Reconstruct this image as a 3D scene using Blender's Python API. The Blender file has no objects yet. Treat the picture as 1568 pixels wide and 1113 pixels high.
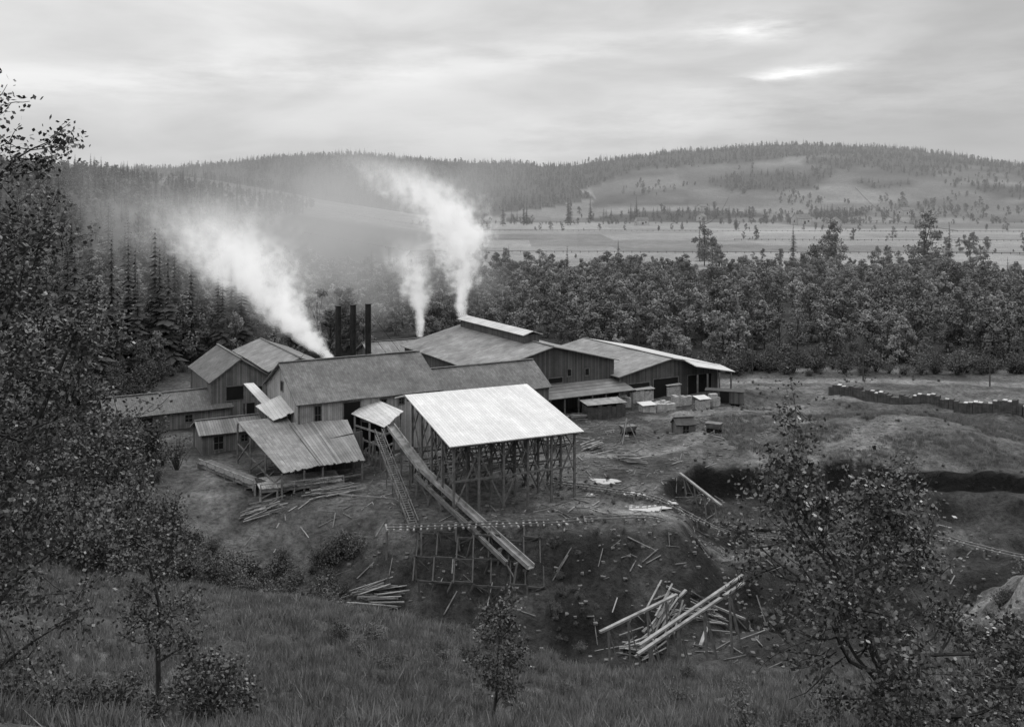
import bpy, math, random
import numpy as np
from mathutils import Vector, Matrix
random.seed(7); RS=np.random.RandomState(11)
scene=bpy.context.scene
R=math.radians

# ------------------------------------------------------------------ node helpers
class NT:
    def __init__(s,tree): s.t=tree; s.n=tree.nodes; s.l=tree.links
    def put(s,sock,v):
        if v is None: return
        if isinstance(v,bpy.types.NodeSocket): s.l.new(v,sock)
        else: sock.default_value=v
    def m(s,op,a,b=None,c=None,clamp=False):
        n=s.n.new('ShaderNodeMath'); n.operation=op; n.use_clamp=clamp
        s.put(n.inputs[0],a); s.put(n.inputs[1],b); s.put(n.inputs[2],c); return n.outputs[0]
    def vm(s,op,a,b=None):
        n=s.n.new('ShaderNodeVectorMath'); n.operation=op
        s.put(n.inputs[0],a); s.put(n.inputs[1],b); return n.outputs[0]
    def noise(s,vec,scale,detail=4,rough=.55,dim='3D'):
        n=s.n.new('ShaderNodeTexNoise'); n.noise_dimensions=dim
        s.put(n.inputs['Vector'],vec); n.inputs['Scale'].default_value=scale
        n.inputs['Detail'].default_value=detail; n.inputs['Roughness'].default_value=rough
        return n
    def sep(s,v):
        n=s.n.new('ShaderNodeSeparateXYZ'); s.l.new(v,n.inputs[0]); return n.outputs
    def comb(s,x,y,z):
        n=s.n.new('ShaderNodeCombineXYZ'); s.put(n.inputs[0],x); s.put(n.inputs[1],y); s.put(n.inputs[2],z); return n.outputs[0]
    def mr(s,v,a,b,c,d,smooth=False):
        n=s.n.new('ShaderNodeMapRange'); n.interpolation_type='SMOOTHSTEP' if smooth else 'LINEAR'
        s.put(n.inputs[0],v)
        for i,q in enumerate((a,b,c,d)): s.put(n.inputs[i+1],q)
        return n.outputs[0]
    def tc(s,k='Object'): return s.n.new('ShaderNodeTexCoord').outputs[k]

def newmat(name,rough=.85,spec=.3):
    m=bpy.data.materials.new(name); m.use_nodes=True
    t=NT(m.node_tree); b=t.n['Principled BSDF']
    b.inputs['Roughness'].default_value=rough
    b.inputs['Specular IOR Level'].default_value=spec
    return m,t,b

def mat_noise(name,base,var=.3,scale=2.,rough=.85,spec=.3,objrand=0):
    m,t,b=newmat(name,rough,spec)
    co=t.tc()
    n=t.noise(co,scale,3,.6).outputs[0]
    v=t.mr(n,.3,.7,base*(1-var),base*(1+var))
    if objrand:
        oi=t.n.new('ShaderNodeObjectInfo')
        v=t.m('MULTIPLY',v,t.mr(oi.outputs['Random'],0,1,1-objrand,1+objrand))
    t.l.new(t.comb(v,v,v),b.inputs['Base Color'])
    return m

def mat_boards(name,base,var=.3,axis='xy',width=.3,gap=.12,rough=.75,row=0.,stain=.35,spec=.3,patch=0):
    m,t,b=newmat(name,rough,spec)
    co=t.tc(); x,y,z=t.sep(co)
    if axis=='x': a=x; o=y
    elif axis=='y': a=y; o=x
    else: a=t.m('ADD',x,y); o=z
    s=t.m('DIVIDE',a,width); f=t.m('FLOOR',s); fr=t.m('FRACT',s)
    if row:
        wn0=t.n.new('ShaderNodeTexWhiteNoise'); wn0.noise_dimensions='1D'; t.l.new(f,wn0.inputs['W'])
        r=t.m('FLOOR',t.m('ADD',t.m('DIVIDE',o,row),t.m('MULTIPLY',wn0.outputs[0],3 if row>2 else .3)))
        f=t.m('ADD',f,t.m('MULTIPLY',r,17.3))
    wn=t.n.new('ShaderNodeTexWhiteNoise'); wn.noise_dimensions='1D'; t.l.new(f,wn.inputs['W'])
    v=t.mr(wn.outputs[0],0,1,base*(1-var),base*(1+var))
    g=t.m('GREATER_THAN',fr,gap); g=t.mr(g,0,1,.45,1)
    v=t.m('MULTIPLY',v,g)
    st=t.noise(co,.35,6,.65).outputs[0]
    v=t.m('MULTIPLY',v,t.mr(st,.3,.7,1-stain,1+stain*.6))
    if patch:
        wn3=t.n.new('ShaderNodeTexWhiteNoise'); wn3.noise_dimensions='2D'
        t.l.new(t.comb(t.m('FLOOR',t.m('DIVIDE',a,2.6)),t.m('FLOOR',t.m('DIVIDE',o,3.1)),0.),wn3.inputs['Vector'])
        v=t.m('MULTIPLY',v,t.mr(wn3.outputs[0],0,1,1-patch,1+patch))
    fine=t.noise(co,5,4,.7).outputs[0]
    v=t.m('MULTIPLY',v,t.mr(fine,.3,.7,.85,1.15))
    t.l.new(t.comb(v,v,v),b.inputs['Base Color'])
    bn=t.n.new('ShaderNodeBump'); bn.inputs['Strength'].default_value=.5; bn.inputs['Distance'].default_value=.03
    t.l.new(t.m('ADD',g,fine),bn.inputs['Height']); t.l.new(bn.outputs[0],b.inputs['Normal'])
    return m

def mat_brick(name,base,sc=1.):
    m,t,b=newmat(name,.9,.2)
    co=t.tc(); x,y,z=t.sep(co)
    br=t.n.new('ShaderNodeTexBrick'); t.l.new(t.comb(t.m('ADD',x,y),z,0.),br.inputs['Vector'])
    br.inputs['Scale'].default_value=2.2*sc
    for k,v in (('Color1',base*1.15),('Color2',base*.75),('Mortar',base*.35)):
        br.inputs[k].default_value=(v,v,v,1)
    n=t.noise(co,1.1,4,.6).outputs[0]
    mx=t.vm('MULTIPLY',br.outputs[0],None)
    mul=t.mr(n,.3,.7,.6,1.3)
    t.l.new(t.comb(mul,mul,mul),mx.node.inputs[1])
    t.l.new(mx,b.inputs['Base Color'])
    return m

M_wall_l=mat_boards('weathered_boards_light',.33,.22,'xy',.32,.12)
M_wall_m=mat_boards('weathered_boards_mid',.15,.3,'xy',.32,.12)
M_wall_d=mat_boards('weathered_boards_dark',.085,.35,'xy',.32,.12)
M_roof_d=mat_boards('shake_roof_dark',.115,.2,'x',.35,.08,row=.5,patch=.12)
M_roof_m=mat_boards('board_roof_mid',.19,.25,'x',.4,.12,patch=.1)
M_roof_ml=mat_boards('board_roof_grey',.20,.18,'x',.5,.08,row=1.2,stain=.35,patch=.1)
M_roof_l=mat_boards('new_board_roof',.54,.08,'x',.4,.07,row=5.,stain=.12,patch=.04)
M_roof_w=mat_boards('pale_roof',.46,.1,'x',.6,.06,stain=.2)
M_timber=mat_noise('rough_timber',.12,.4,1.5)
M_timber_l=mat_noise('sawn_lumber',.22,.45,.8)
M_timber_d=mat_noise('old_timber',.055,.35,1.5)
M_black=mat_noise('sooty_steel',.012,.4,.8,rough=.6)
M_shade=mat_noise('painted_interior_shade',.006,.2,1)  # near-black colour standing in for the shade of interiors
M_brick=mat_brick('stacked_brick_dark',.08)
M_brick_l=mat_brick('stacked_brick_pale',.42)
M_rock=mat_noise('clay_clods',.10,.5,.7)
M_canvas=mat_noise('pale_cover',.5,.12,.6)
M_steel=mat_noise('rail_steel',.12,.3,3,rough=.4,spec=.5)
M_bark=mat_noise('bark',.04,.4,3)
M_leaf=mat_noise('leaves_belt',.115,.3,.25,rough=.6,objrand=.4)
M_leaf_l=mat_noise('leaves_pale',.185,.25,.25,rough=.6,objrand=.35)
M_leaf_n=mat_noise('leaves_near',.052,.6,1.2,rough=.42,spec=.5)
M_con=mat_noise('conifer_needles',.048,.3,.3,objrand=.35)
M_bush=mat_noise('brush',.085,.4,.6,objrand=.45)
M_grass=mat_noise('dry_grass',.15,.35,.5,objrand=.4)
M_farcon=mat_noise('far_conifer_needles',.05,.3,.3,objrand=.3)

# ------------------------------------------------------------------ mesh helpers
class MB:
    def __init__(s): s.v=[]; s.f=[]
    def hexa(s,p):
        b=len(s.v); s.v+= [tuple(q) for q in p]
        s.f+=[tuple(b+i for i in q) for q in ((0,3,2,1),(4,5,6,7),(0,1,5,4),(1,2,6,5),(2,3,7,6),(3,0,4,7))]
    def box(s,c,sz,ang=0):
        ca,sa=math.cos(ang),math.sin(ang); P=[]
        for dz in (-.5,.5):
            for dx,dy in ((-.5,-.5),(.5,-.5),(.5,.5),(-.5,.5)):
                x,y=dx*sz[0],dy*sz[1]
                P.append((c[0]+x*ca-y*sa,c[1]+x*sa+y*ca,c[2]+dz*sz[2]))
        s.hexa(P)
    def beam(s,a,b,w=.25,h=None):
        h=h or w; a=Vector(a); b=Vector(b); d=b-a
        if d.length<1e-4: return
        d.normalize(); up=Vector((0,0,1)) if abs(d.z)<.95 else Vector((0,1,0))
        x=d.cross(up).normalized(); y=x.cross(d).normalized()
        P=[]
        for q in (a,b):
            for i,j in ((-.5,-.5),(.5,-.5),(.5,.5),(-.5,.5)): P.append(q+x*i*w+y*j*h)
        s.hexa(P)
    def slab(s,p,t=.18):
        p=[Vector(q) for q in p]
        n=(p[1]-p[0]).cross(p[3]-p[0]).normalized()
        if n.z<0: n=-n
        s.hexa([q-n*t for q in p]+[q for q in p])
    def tube(s,a,b,r0,r1,n=6):
        a=Vector(a); b=Vector(b); d=(b-a)
        if d.length<1e-5: return
        d.normalize(); up=Vector((0,0,1)) if abs(d.z)<.9 else Vector((1,0,0))
        x=d.cross(up).normalized(); y=d.cross(x)
        k=len(s.v)
        for q,r in ((a,r0),(b,r1)):
            for i in range(n):
                t=2*math.pi*i/n; s.v.append(tuple(q+x*math.cos(t)*r+y*math.sin(t)*r))
        for i in range(n):
            j=(i+1)%n; s.f.append((k+i,k+j,k+n+j,k+n+i))
        s.f.append(tuple(k+n+i for i in range(n)))
    def quads(s,C,Nn,S,asp=1.):
        C=np.asarray(C); Nn=np.asarray(Nn); n=len(C)
        Nn=Nn/(np.linalg.norm(Nn,axis=1,keepdims=True)+1e-9)
        r=RS.normal(size=(n,3)); T=np.cross(Nn,r); T/= (np.linalg.norm(T,axis=1,keepdims=True)+1e-9)
        B=np.cross(Nn,T); S=np.asarray(S).reshape(-1,1)*.5
        k=len(s.v)
        P=np.stack([C-T*S,C-B*S*asp,C+T*S,C+B*S*asp],1).reshape(-1,3)
        s.v+= [tuple(q) for q in P.tolist()]
        s.f+= [(k+4*i,k+4*i+1,k+4*i+2,k+4*i+3) for i in range(n)]

def mesh(name,mb,mats,matidx=None,smooth=False):
    me=bpy.data.meshes.new(name); me.from_pydata(mb.v,[],mb.f)
    for m in (mats if isinstance(mats,list) else [mats]): me.materials.append(m)
    if matidx is not None: me.polygons.foreach_set('material_index',matidx)
    if smooth: me.polygons.foreach_set('use_smooth',[True]*len(me.polygons))
    me.update(); return me
def link(o): scene.collection.objects.link(o); return o
class Grp:
    def __init__(s,name,x,y,ang=0,z=0):
        s.e=link(bpy.data.objects.new(name,None)); s.e.location=(x,y,z); s.e.rotation_euler=(0,0,R(ang)); s.e.empty_display_size=.5
        s.M=Matrix.Translation((x,y,z))@Matrix.Rotation(R(ang),4,'Z'); s.I=s.M.inverted()
    def add(s,name,mb,mat,world=False,smooth=False):
        if world: mb.v=[tuple(s.I@Vector(q)) for q in mb.v]
        o=link(bpy.data.objects.new(name,mesh(name,mb,mat,smooth=smooth))); o.parent=s.e; return o
def single(name,mb,mat,matidx=None,smooth=False):
    return link(bpy.data.objects.new(name,mesh(name,mb,mat,matidx,smooth)))

# ------------------------------------------------------------------ terrain
def ss(x,a,b):
    t=np.clip((x-a)/(b-a),0,1); return t*t*(3-2*t)
def vn(x,y,s,seed=0):
    x=np.asarray(x,float)/s; y=np.asarray(y,float)/s
    xi=np.floor(x); yi=np.floor(y); fx=x-xi; fy=y-yi
    fx=fx*fx*(3-2*fx); fy=fy*fy*(3-2*fy)
    def h(a,b): return np.mod(np.sin(a*127.1+b*311.7+seed*74.7)*43758.5453,1)
    return (h(xi,yi)*(1-fx)+h(xi+1,yi)*fx)*(1-fy)+(h(xi,yi+1)*(1-fx)+h(xi+1,yi+1)*fx)*fy
RX=np.array([0,60,110,215,300,370,430,500,560,640,720,800,830,870,930,1000,1100,1200,1300,1400,1450,1490,1568])
RY=np.array([258,256,250,252,248,243,236,231,231,238,243,242,248,246,236,228,220,216,218,226,234,248,246])
def ygul(X): return np.interp(X,[-80,-35,-15,8,80],[128,120,108,102,102])
def gedge(X): return np.interp(X,[-60,-25,-5,10,60],[112,100,86,77,75])
def pite(X): return np.interp(X,[16,21,28,40,60,90,120],[128,136,143,144,141,136,131])+6*(vn(X,X*0,12,3)-.5)+2.6*(vn(X,X*0,3.3,13)-.5)
def H(X,Y,rough=True):
    X=np.asarray(X,float); Y=np.asarray(Y,float)
    zl=np.where(Y<45,38.5-.509*Y,np.maximum(0,15.6-.26*(Y-45)))
    zl=zl+np.clip(-X-30,0,60)*.12*ss(Y,150,100)*ss(Y,10,50)
    yg=ygul(X); D=np.interp(X,[-80,-35,-12],[2,4,7.5]) 
    dy=Y-yg; w=np.where(dy>0,9.5,15.)
    zl=zl-D*np.exp(-(dy/w)**2)
    Yw=Y+4*(vn(X,X*0,9,14)-.5)*ss(Y,60,80)
    zr=np.interp(Yw,[0,20,48,60,75,79,86,92,104,107,112,118,121],[38.5,28.3,14,7.8,3.4,2.2,-5,-8.3,-8.8,-8,-4.6,-.4,0])
    bl=ss(X+3*(vn(X,Y,8,19)-.5),-18,8); z=zl*(1-bl)+zr*bl
    E=pite(X); px_=ss(X+3*(vn(X,Y,6,23)-.5),18,26)*ss(Y,106,113)
    n6=vn(X,Y,6,15)
    st=.55*ss(Y,E,E-1.8)+.22*ss(Y,E-5-3*n6,E-7-3*n6)+.23*ss(Y,E-11-4*n6,E-13.5-4*n6)
    z=z-5.2*px_*st
    z=z+2.8*np.exp(-((X-62)/26)**2-((Y-160)/13)**2)
    z=z+13.5*ss(X+3*(vn(X,Y,5,8)-.5),43,50)*np.exp(-((Y-92)/14)**2)
    for px,py,a,b in ((17.0,126.5,3.6,2.2),(13.2,138,3,2.4),(16.5,133,2.5,1.6)):
        z=z-.55*np.exp(-((X-px)/a)**2-((Y-py)/b)**2)
    if rough:
        amp=np.where(Y<120,.7,.24)*ss(Y,1500,150)
        z=z+amp*(vn(X,Y,4,1)-.5)*1.7+amp*(vn(X,Y,1.6,2)-.5)*1.1
        z=z+ss(Y,120,90)*2.*(vn(X,Y,13,4)-.5)
        z=z+ss(X,-20,-5)*ss(Y,100,104)*ss(Y,121,116)*1.6*(vn(X*2.2,Y*.8,4,20)-.5)
        yr=ss(X,20,32)*ss(Y,112,120)*ss(Y,215,190)
        z=z+yr*(2.3*(vn(X+.5*Y,Y*1.8,10,16)-.5)+.7*(vn(X,Y,3,17)-.5))
        z=z+px_*ss(Y,E,E-4)*(1.8*(vn(X,Y,5.5,24)-.35)+.6*(vn(X,Y,2,25)-.5))     # spoil heaps on the pit floor
        z=z+1.3*ss(X,6,14)*ss(X,40,30)*np.exp(-((Y-150)/12)**2)*(vn(X,Y,5,18)-.4)
    zl=np.clip(-X-72,0,420)*.165*ss(Y,120,260)+ss(Y,300,900)*8*(vn(X,Y,90,6)-.5)*ss(-X,80,200)
    z=z+zl
    Rr=40+(300-np.interp(784+X/2.,RX,RY))*2-18
    t=(Y-1450)/1550.
    s=np.where(Y<3000,ss(t,0,1)*.75+.25*np.clip(t,0,1),np.maximum(.3,1-(Y-3000)/2500.))
    hz=Rr*s+s*46*(vn(X,Y,330,5)-.5)*np.clip((3000-Y)/600,0,1)+s*16*(vn(X,Y,120,9)-.5)
    z=np.where(Y>1450,np.maximum(z*ss(Y,2600,1500),hz),z)
    return z
def Hs(x,y): return float(H(np.array([x]),np.array([y]))[0])

def axis(lo,hi,step,far_lo,far_hi,g=1.07):
    a=list(np.arange(lo,hi+.01,step)); d=step
    x=hi
    while x<far_hi: d*=g; x+=d; a.append(x)
    d=step; x=lo; b=[]
    while x>far_lo: d*=g; x-=d; b.append(x)
    return np.array(b[::-1]+a)
gx=axis(-90,100,.8,-5000,5000,1.055); gy=axis(25,215,.8,-300,7500,1.03)
GX,GY=np.meshgrid(gx,gy); GZ=H(GX,GY)
def roadmask(X,Y,pts,w):
    best=np.full(X.shape,1e9)
    for (x0,y0),(x1,y1) in zip(pts[:-1],pts[1:]):
        dx,dy=x1-x0,y1-y0; L=dx*dx+dy*dy
        t=np.clip(((X-x0)*dx+(Y-y0)*dy)/L,0,1)
        best=np.minimum(best,np.hypot(X-x0-t*dx,Y-y0-t*dy))
    return ss(best,w*1.3,w*.7)
def fieldmask(X,Y):
    t=(Y-1450)/1550.
    n=vn(X,Y,260,21)+.5*vn(X,Y,110,22)+.3*vn(X,Y,50,23)
    lim=np.interp(X,[-1400,-100,100,300,900,1500],[-.2,-.05,.3,.55,.68,.45])+.14*(vn(X,Y,150,24)-.5)
    return (t<lim)&(n>.74)|(t<.02)
def cover(X,Y,Z):
    n1=vn(X,Y,7,31); n2=vn(X,Y,2.5,32); n3=vn(X,Y,25,33); n4=vn(X,Y,1.2,34)
    c=.083*(.5+1.0*n1)*(.55+.9*n2)*(.75+.5*n3)*(.75+.5*n4)+.006
    grass=.09*(.6+.8*n1)*(.75+.5*n3)*(.8+.4*n2)
    c=np.where(Y<gedge(X)-2+5*(n1-.5),grass,c)
    g=ss(Y,gedge(X)-2,gedge(X)+5)*ss(Y,121,115)*ss(X,-34,-8); c=c*(1-.5*g*(.5+n2))  # gully bank darkened in the colour, for shading the relief lacks
    gy_,gx_=np.gradient(Z); 
    sl=np.hypot(gy_/np.gradient(Y,axis=0),gx_/np.gradient(X,axis=1))
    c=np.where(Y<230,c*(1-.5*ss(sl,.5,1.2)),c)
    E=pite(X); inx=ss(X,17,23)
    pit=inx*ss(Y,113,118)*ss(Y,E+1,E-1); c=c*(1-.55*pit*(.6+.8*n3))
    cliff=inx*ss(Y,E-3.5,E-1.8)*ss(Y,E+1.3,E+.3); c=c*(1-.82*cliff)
    cl=ss(X,40,44)*ss(X,57,51)*np.exp(-((Y-92)/13)**2); c=c*(1-cl)+.2*cl*(.4+n2*1.)
    md=np.exp(-((X-64)/28)**2-((Y-160)/14)**2); c=c+.03*md
    for pts,w in (([(30,190),(47,212),(70,213),(120,206)],2.5),([(25,176),(45,180),(62,192),(110,178)],1.8),([(10,150),(26,152),(40,172)],1.4),([(60,226),(110,222),(170,215)],2),([(4,127),(20,123),(40,124),(60,126)],1.2)):
        c=c+.09*roadmask(X,Y,pts,w)*(.5+.7*n2)
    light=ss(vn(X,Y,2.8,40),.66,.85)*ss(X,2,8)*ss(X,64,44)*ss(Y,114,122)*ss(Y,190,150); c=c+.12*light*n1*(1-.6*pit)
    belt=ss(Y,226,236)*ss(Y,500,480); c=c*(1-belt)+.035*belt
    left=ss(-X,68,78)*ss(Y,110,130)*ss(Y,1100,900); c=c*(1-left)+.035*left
    yb=np.floor(np.interp(Y+14*vn(X,Y,200,51),[480,540,600,690,790,900,1040,1200,1450],np.arange(9)))
    xb=np.floor((X+yb*137)/ (220+60*np.sin(yb*3)))
    r=np.mod(np.sin(yb*91.7+xb*47.3)*4375.85,1)
    fld=.12+.15*r+.06*(vn(X,Y,60,52)-.5)+.04*(vn(X,Y,14,53)-.5)
    fm=ss(Y,480,500)*ss(-X,330,250); fm=fm*(1-left)
    c=np.where(Y<1450,c*(1-fm)+fld*fm,c)
    hf=fieldmask(X,Y)
    xb=np.floor((X+60*vn(X,Y,200,61))/190); yb=np.floor((Y+90*vn(X,Y,240,62))/230)
    r=np.mod(np.sin(yb*51.7+xb*77.3)*4375.85,1)
    c=np.where(Y>=1450,np.where(hf,.06+.12*r+.07*(vn(X,Y,50,63)-.5)+.03*(vn(X,Y,20,64)-.5),.03),c)
    return np.clip(c,.006,.5)
ny,nx=GX.shape
V=np.stack([GX,GY,GZ],-1).reshape(-1,3)
I=np.arange(ny*nx).reshape(ny,nx)
F=np.stack([I[:-1,:-1],I[:-1,1:],I[1:,1:],I[1:,:-1]],-1).reshape(-1,4)
me=bpy.data.meshes.new('ground'); me.from_pydata(V.tolist(),[],F.tolist())
me.polygons.foreach_set('use_smooth',[True]*len(me.polygons))
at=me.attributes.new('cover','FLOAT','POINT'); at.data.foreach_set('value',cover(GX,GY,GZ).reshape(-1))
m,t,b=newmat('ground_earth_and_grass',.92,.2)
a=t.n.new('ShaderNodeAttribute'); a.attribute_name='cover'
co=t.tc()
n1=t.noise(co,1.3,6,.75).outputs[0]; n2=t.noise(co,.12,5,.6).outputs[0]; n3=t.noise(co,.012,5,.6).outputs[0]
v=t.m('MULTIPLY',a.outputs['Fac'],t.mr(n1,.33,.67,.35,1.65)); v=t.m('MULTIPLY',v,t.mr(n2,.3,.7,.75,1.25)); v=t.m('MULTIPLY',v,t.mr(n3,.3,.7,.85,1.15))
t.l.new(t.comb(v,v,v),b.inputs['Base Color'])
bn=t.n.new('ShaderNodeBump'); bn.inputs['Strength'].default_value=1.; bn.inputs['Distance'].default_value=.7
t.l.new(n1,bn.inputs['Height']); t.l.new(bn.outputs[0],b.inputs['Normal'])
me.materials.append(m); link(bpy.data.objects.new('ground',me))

# ------------------------------------------------------------------ puddles
mw,t,b=newmat('still_water',.05,1.); b.inputs['Base Color'].default_value=(.62,.62,.62,1); b.inputs['Metallic'].default_value=.7
md_,t,b=newmat('dark_pool_water',.05,.8); b.inputs['Base Color'].default_value=(.006,.006,.006,1)
for i,(px,py,a,bb) in enumerate(((17.,126.5,2.9,1.7),(13.2,138,2.0,1.5),(16.5,133,1.8,1.0),(20.5,129.5,1.2,.7),(10,131,1.3,.6),(16.5,94,5.2,2.0),(36,130,3.5,1.1))):
    mb=MB(); n=72
    def rad(an): return 1+.22*math.sin(3*an+i)+.14*math.sin(7*an+2*i)+.10*math.sin(13*an+i)
    P=[(px+a*math.cos(2*math.pi*k/n)*rad(2*math.pi*k/n),py+bb*math.sin(2*math.pi*k/n)*rad(2*math.pi*k/n)) for k in range(n)]
    hs=[Hs(*q) for q in P]+[Hs(px,py)]
    zz=sorted(hs)[int(len(hs)*.5)]+.0
    if i==5: zz=Hs(px,py)+.3
    mb.v=[(q[0]-px,q[1]-py,0) for q in P]; mb.f=[tuple(range(n))]
    o=single('puddle',mb,mw if i<5 else md_); o.location=(px,py,zz)

# ------------------------------------------------------------------ buildings
def gable(name,cx,cy,rot,L,W,eave,ridge,wallm,roofm,base=-1.5,oh=.6,openings=(),roofm2=None):
    g=Grp(name,cx,cy,rot)
    w=MB(); hx,hy=L/2,W/2
    for x in (-hx,hx):
        w.v+=[(x,-hy,base),(x,hy,base),(x,hy,eave),(x,0,ridge-.12),(x,-hy,eave)]
    w.f=[(0,4,3,2,1),(5,6,7,8,9),(0,5,9,4),(1,2,7,6)]
    g.add('walls',w,wallm)
    sl=(ridge-eave)/hy
    for sg,nm in ((-1,'roof_front'),(1,'roof_back')):
        r=MB(); e=eave-sl*oh+.14
        nseg=max(2,int(L/4))
        xs=np.linspace(-hx-oh,hx+oh,nseg+1); sag=[random.uniform(-.09,.09) for _ in xs]; sg2=[random.uniform(-.06,.06) for _ in xs]
        for i in range(nseg):
            r.slab([(xs[i],0,ridge+.12+sg2[i]),(xs[i+1],0,ridge+.12+sg2[i+1]),(xs[i+1],sg*(hy+oh),e+sag[i+1]),(xs[i],sg*(hy+oh),e+sag[i])],.16)
        g.add(nm,r,(roofm2 or roofm) if sg>0 else roofm)
    cap=MB(); cap.beam((-hx-oh,0,ridge+.22),(hx+oh,0,ridge+.22),.45,.08); g.add('ridge_cap',cap,M_timber)
    tr=MB()
    for x in (-hx,hx):
        for y in (-hy,hy): tr.box((x,y,(base+eave)/2),(.3,.3,eave-base-.1))
    g.add('corner_boards',tr,M_timber)
    fr=MB(); vo=MB()
    for side,p,z,ow,oh2 in openings:
        if side in('-y','+y'):
            y=(-hy if side=='-y' else hy); s=-1 if side=='-y' else 1
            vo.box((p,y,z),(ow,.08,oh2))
            for dx in(-1,1): fr.box((p+dx*(ow/2+.08),y+s*.03,z),(.16,.12,oh2+.1))
            for dz in(-1,1): fr.box((p,y+s*.05,z+dz*(oh2/2+.08)),(ow+.34,.14,.15))
            if ow<1.6: fr.box((p,y+s*.05,z),(.06,.06,oh2)); fr.box((p,y+s*.045,z),(ow,.06,.06))
        else:
            x=(-hx if side=='-x' else hx); s=-1 if side=='-x' else 1
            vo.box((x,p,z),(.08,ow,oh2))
            for dx in(-1,1): fr.box((x+s*.03,p+dx*(ow/2+.08),z),(.12,.16,oh2+.1))
            for dz in(-1,1): fr.box((x+s*.05,p,z+dz*(oh2/2+.08)),(.14,ow+.34,.15))
    if vo.v: g.add('openings',vo,M_shade); g.add('opening_frames',fr,M_timber)  # solid panels, no holes: interior shade is painted on as near-black
    return g
ang=29.
gable('mill_building',-26.2,160.1,ang,23,18,9,13.6,M_wall_l,M_roof_d,openings=[('-y',-8.6,6.9,.9,2.6),('-y',-3.2,6.2,2.6,4.2),('-y',2,7.7,.8,.9),('-y',5,7.7,.8,.9),('-y',8.5,7.7,.8,.9),('-x',0,10,1.2,1.4),('-x',-4,6,1,1.5),('-x',4,3,2.4,3)])
gable('long_shed',-6.3,170.6,ang,22,12,7,10.5,M_wall_m,M_roof_d,openings=[('-y',-3,3,3,3),('-y',5,3,3,3)])
g=gable('kiln_shed',-1.5,197.8,ang+90,36,28,8.5,12,M_wall_d,M_roof_ml,oh=.9,openings=[('-x',-4,6.8,.8,1.2),('-x',-8,6.6,.8,1.2),('-x',-1,5.6,3,.9),('-x',8,2,4,3.5)])
mb=MB(); mb.box((3,0,12.6),(28,3.2,1.6)); g.add('monitor_walls',mb,M_wall_d)
mb=MB()
for s in(-1,1): mb.slab([(-11.5,0,14.1),(17.5,0,14.1),(17.5,s*2.2,13.4),(-11.5,s*2.2,13.4)],.12)
g.add('monitor_roof',mb,M_roof_w)
mb=MB(); mb.slab([(-18,-15,4.9),(-18,7,4.9),(-24,7,3.6),(-24,-15,3.6)],.15); g.add('lean_to_roof',mb,M_roof_m)
mb=MB()
for y in np.arange(-14.5,7,3): mb.box((-23.6,y,1.4),(.25,.25,4.6))
g.add('lean_to_posts',mb,M_timber)
g=gable('loading_shed',23.8,206,ang+90,30,24,5.6,8,M_wall_d,M_roof_ml,oh=.8,openings=[('-x',-7.5,2.2,6,4),('-x',1,2.2,6,4),('-x',7.5,2,5,3.6)],)
mb=MB(); mb.slab([(-15,-12.9,5.75),(-15,-3,7.75),(-19.5,-3,6.9),(-19.5,-12.9,5.0)],.15); g.add('awning',mb,M_roof_w)
mb=MB()
for y in (-12,-9,-6,-3.5): mb.box((-19.2,y,2.2),(.25,.25,5.8))
g.add('awning_posts',mb,M_timber)
mb=MB(); 
mb.slab([(-15.9,-.2,8.2),(15.9,-.2,8.2),(15.9,-12.9,5.66),(-15.9,-12.9,5.66)],.03)
g.add('pale_roofing',mb,M_roof_w)
gable('gable_house',-52.7,182.3,ang+90,18,10,7.6,11,M_wall_m,M_roof_d,openings=[('-x',1,5,3,2.4),('-x',-3,5,1.6,1.6),('-x',-1.5,2,2,2),('+y',-3,4,1,1.4),('-y',-4,4.6,1,1.4)])
gable('drying_shed',-47.6,200,ang+90,28,11,7,9,M_wall_m,M_roof_ml)
gable('storage_shed',-61,172,ang+2,20,10,3.,5.4,M_wall_m,M_roof_d,openings=[('-y',-4,1.4,2,2),('-y',3,1.6,1.2,1.2)],roofm2=M_roof_w)
gable('lower_shed',-45.5,156.5,ang,9,6,3.1,4.5,M_wall_m,M_roof_m,openings=[('-y',-2,1.5,1.4,2),('-y',2,1.8,1,1)])
gable('brick_shed',-24,216,ang,18,9,6,8.2,M_wall_d,M_roof_ml)

for i,(x,y,zt) in enumerate(((-30.5,172,20.6),(-27.9,172,20.8),(-25.3,172.3,20.9))):
    g=Grp('smokestack',x,y); mb=MB(); mb.tube((0,0,3),(0,0,zt),.55,.52,16); mb.tube((0,0,zt),(0,0,zt+.12),.62,.62,16)
    for z in (12,14.2,16.4,18.6): mb.tube((0,0,z),(0,0,z+.12),.59,.59,16)
    g.add('stack_shell',mb,M_black)
    mb=MB()
    for dx,dy in ((-9,-6),(7,9)): mb.beam((0,0,zt-1),(dx,dy,8),.05)
    if i<1:
        mb.beam((.4,0,zt-2),(2.3,0,zt-1.6),.22); mb.beam((.4,0,zt-6),(2.3,0,zt-6),.2)
    g.add('guys_and_braces',mb,M_black)

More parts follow.
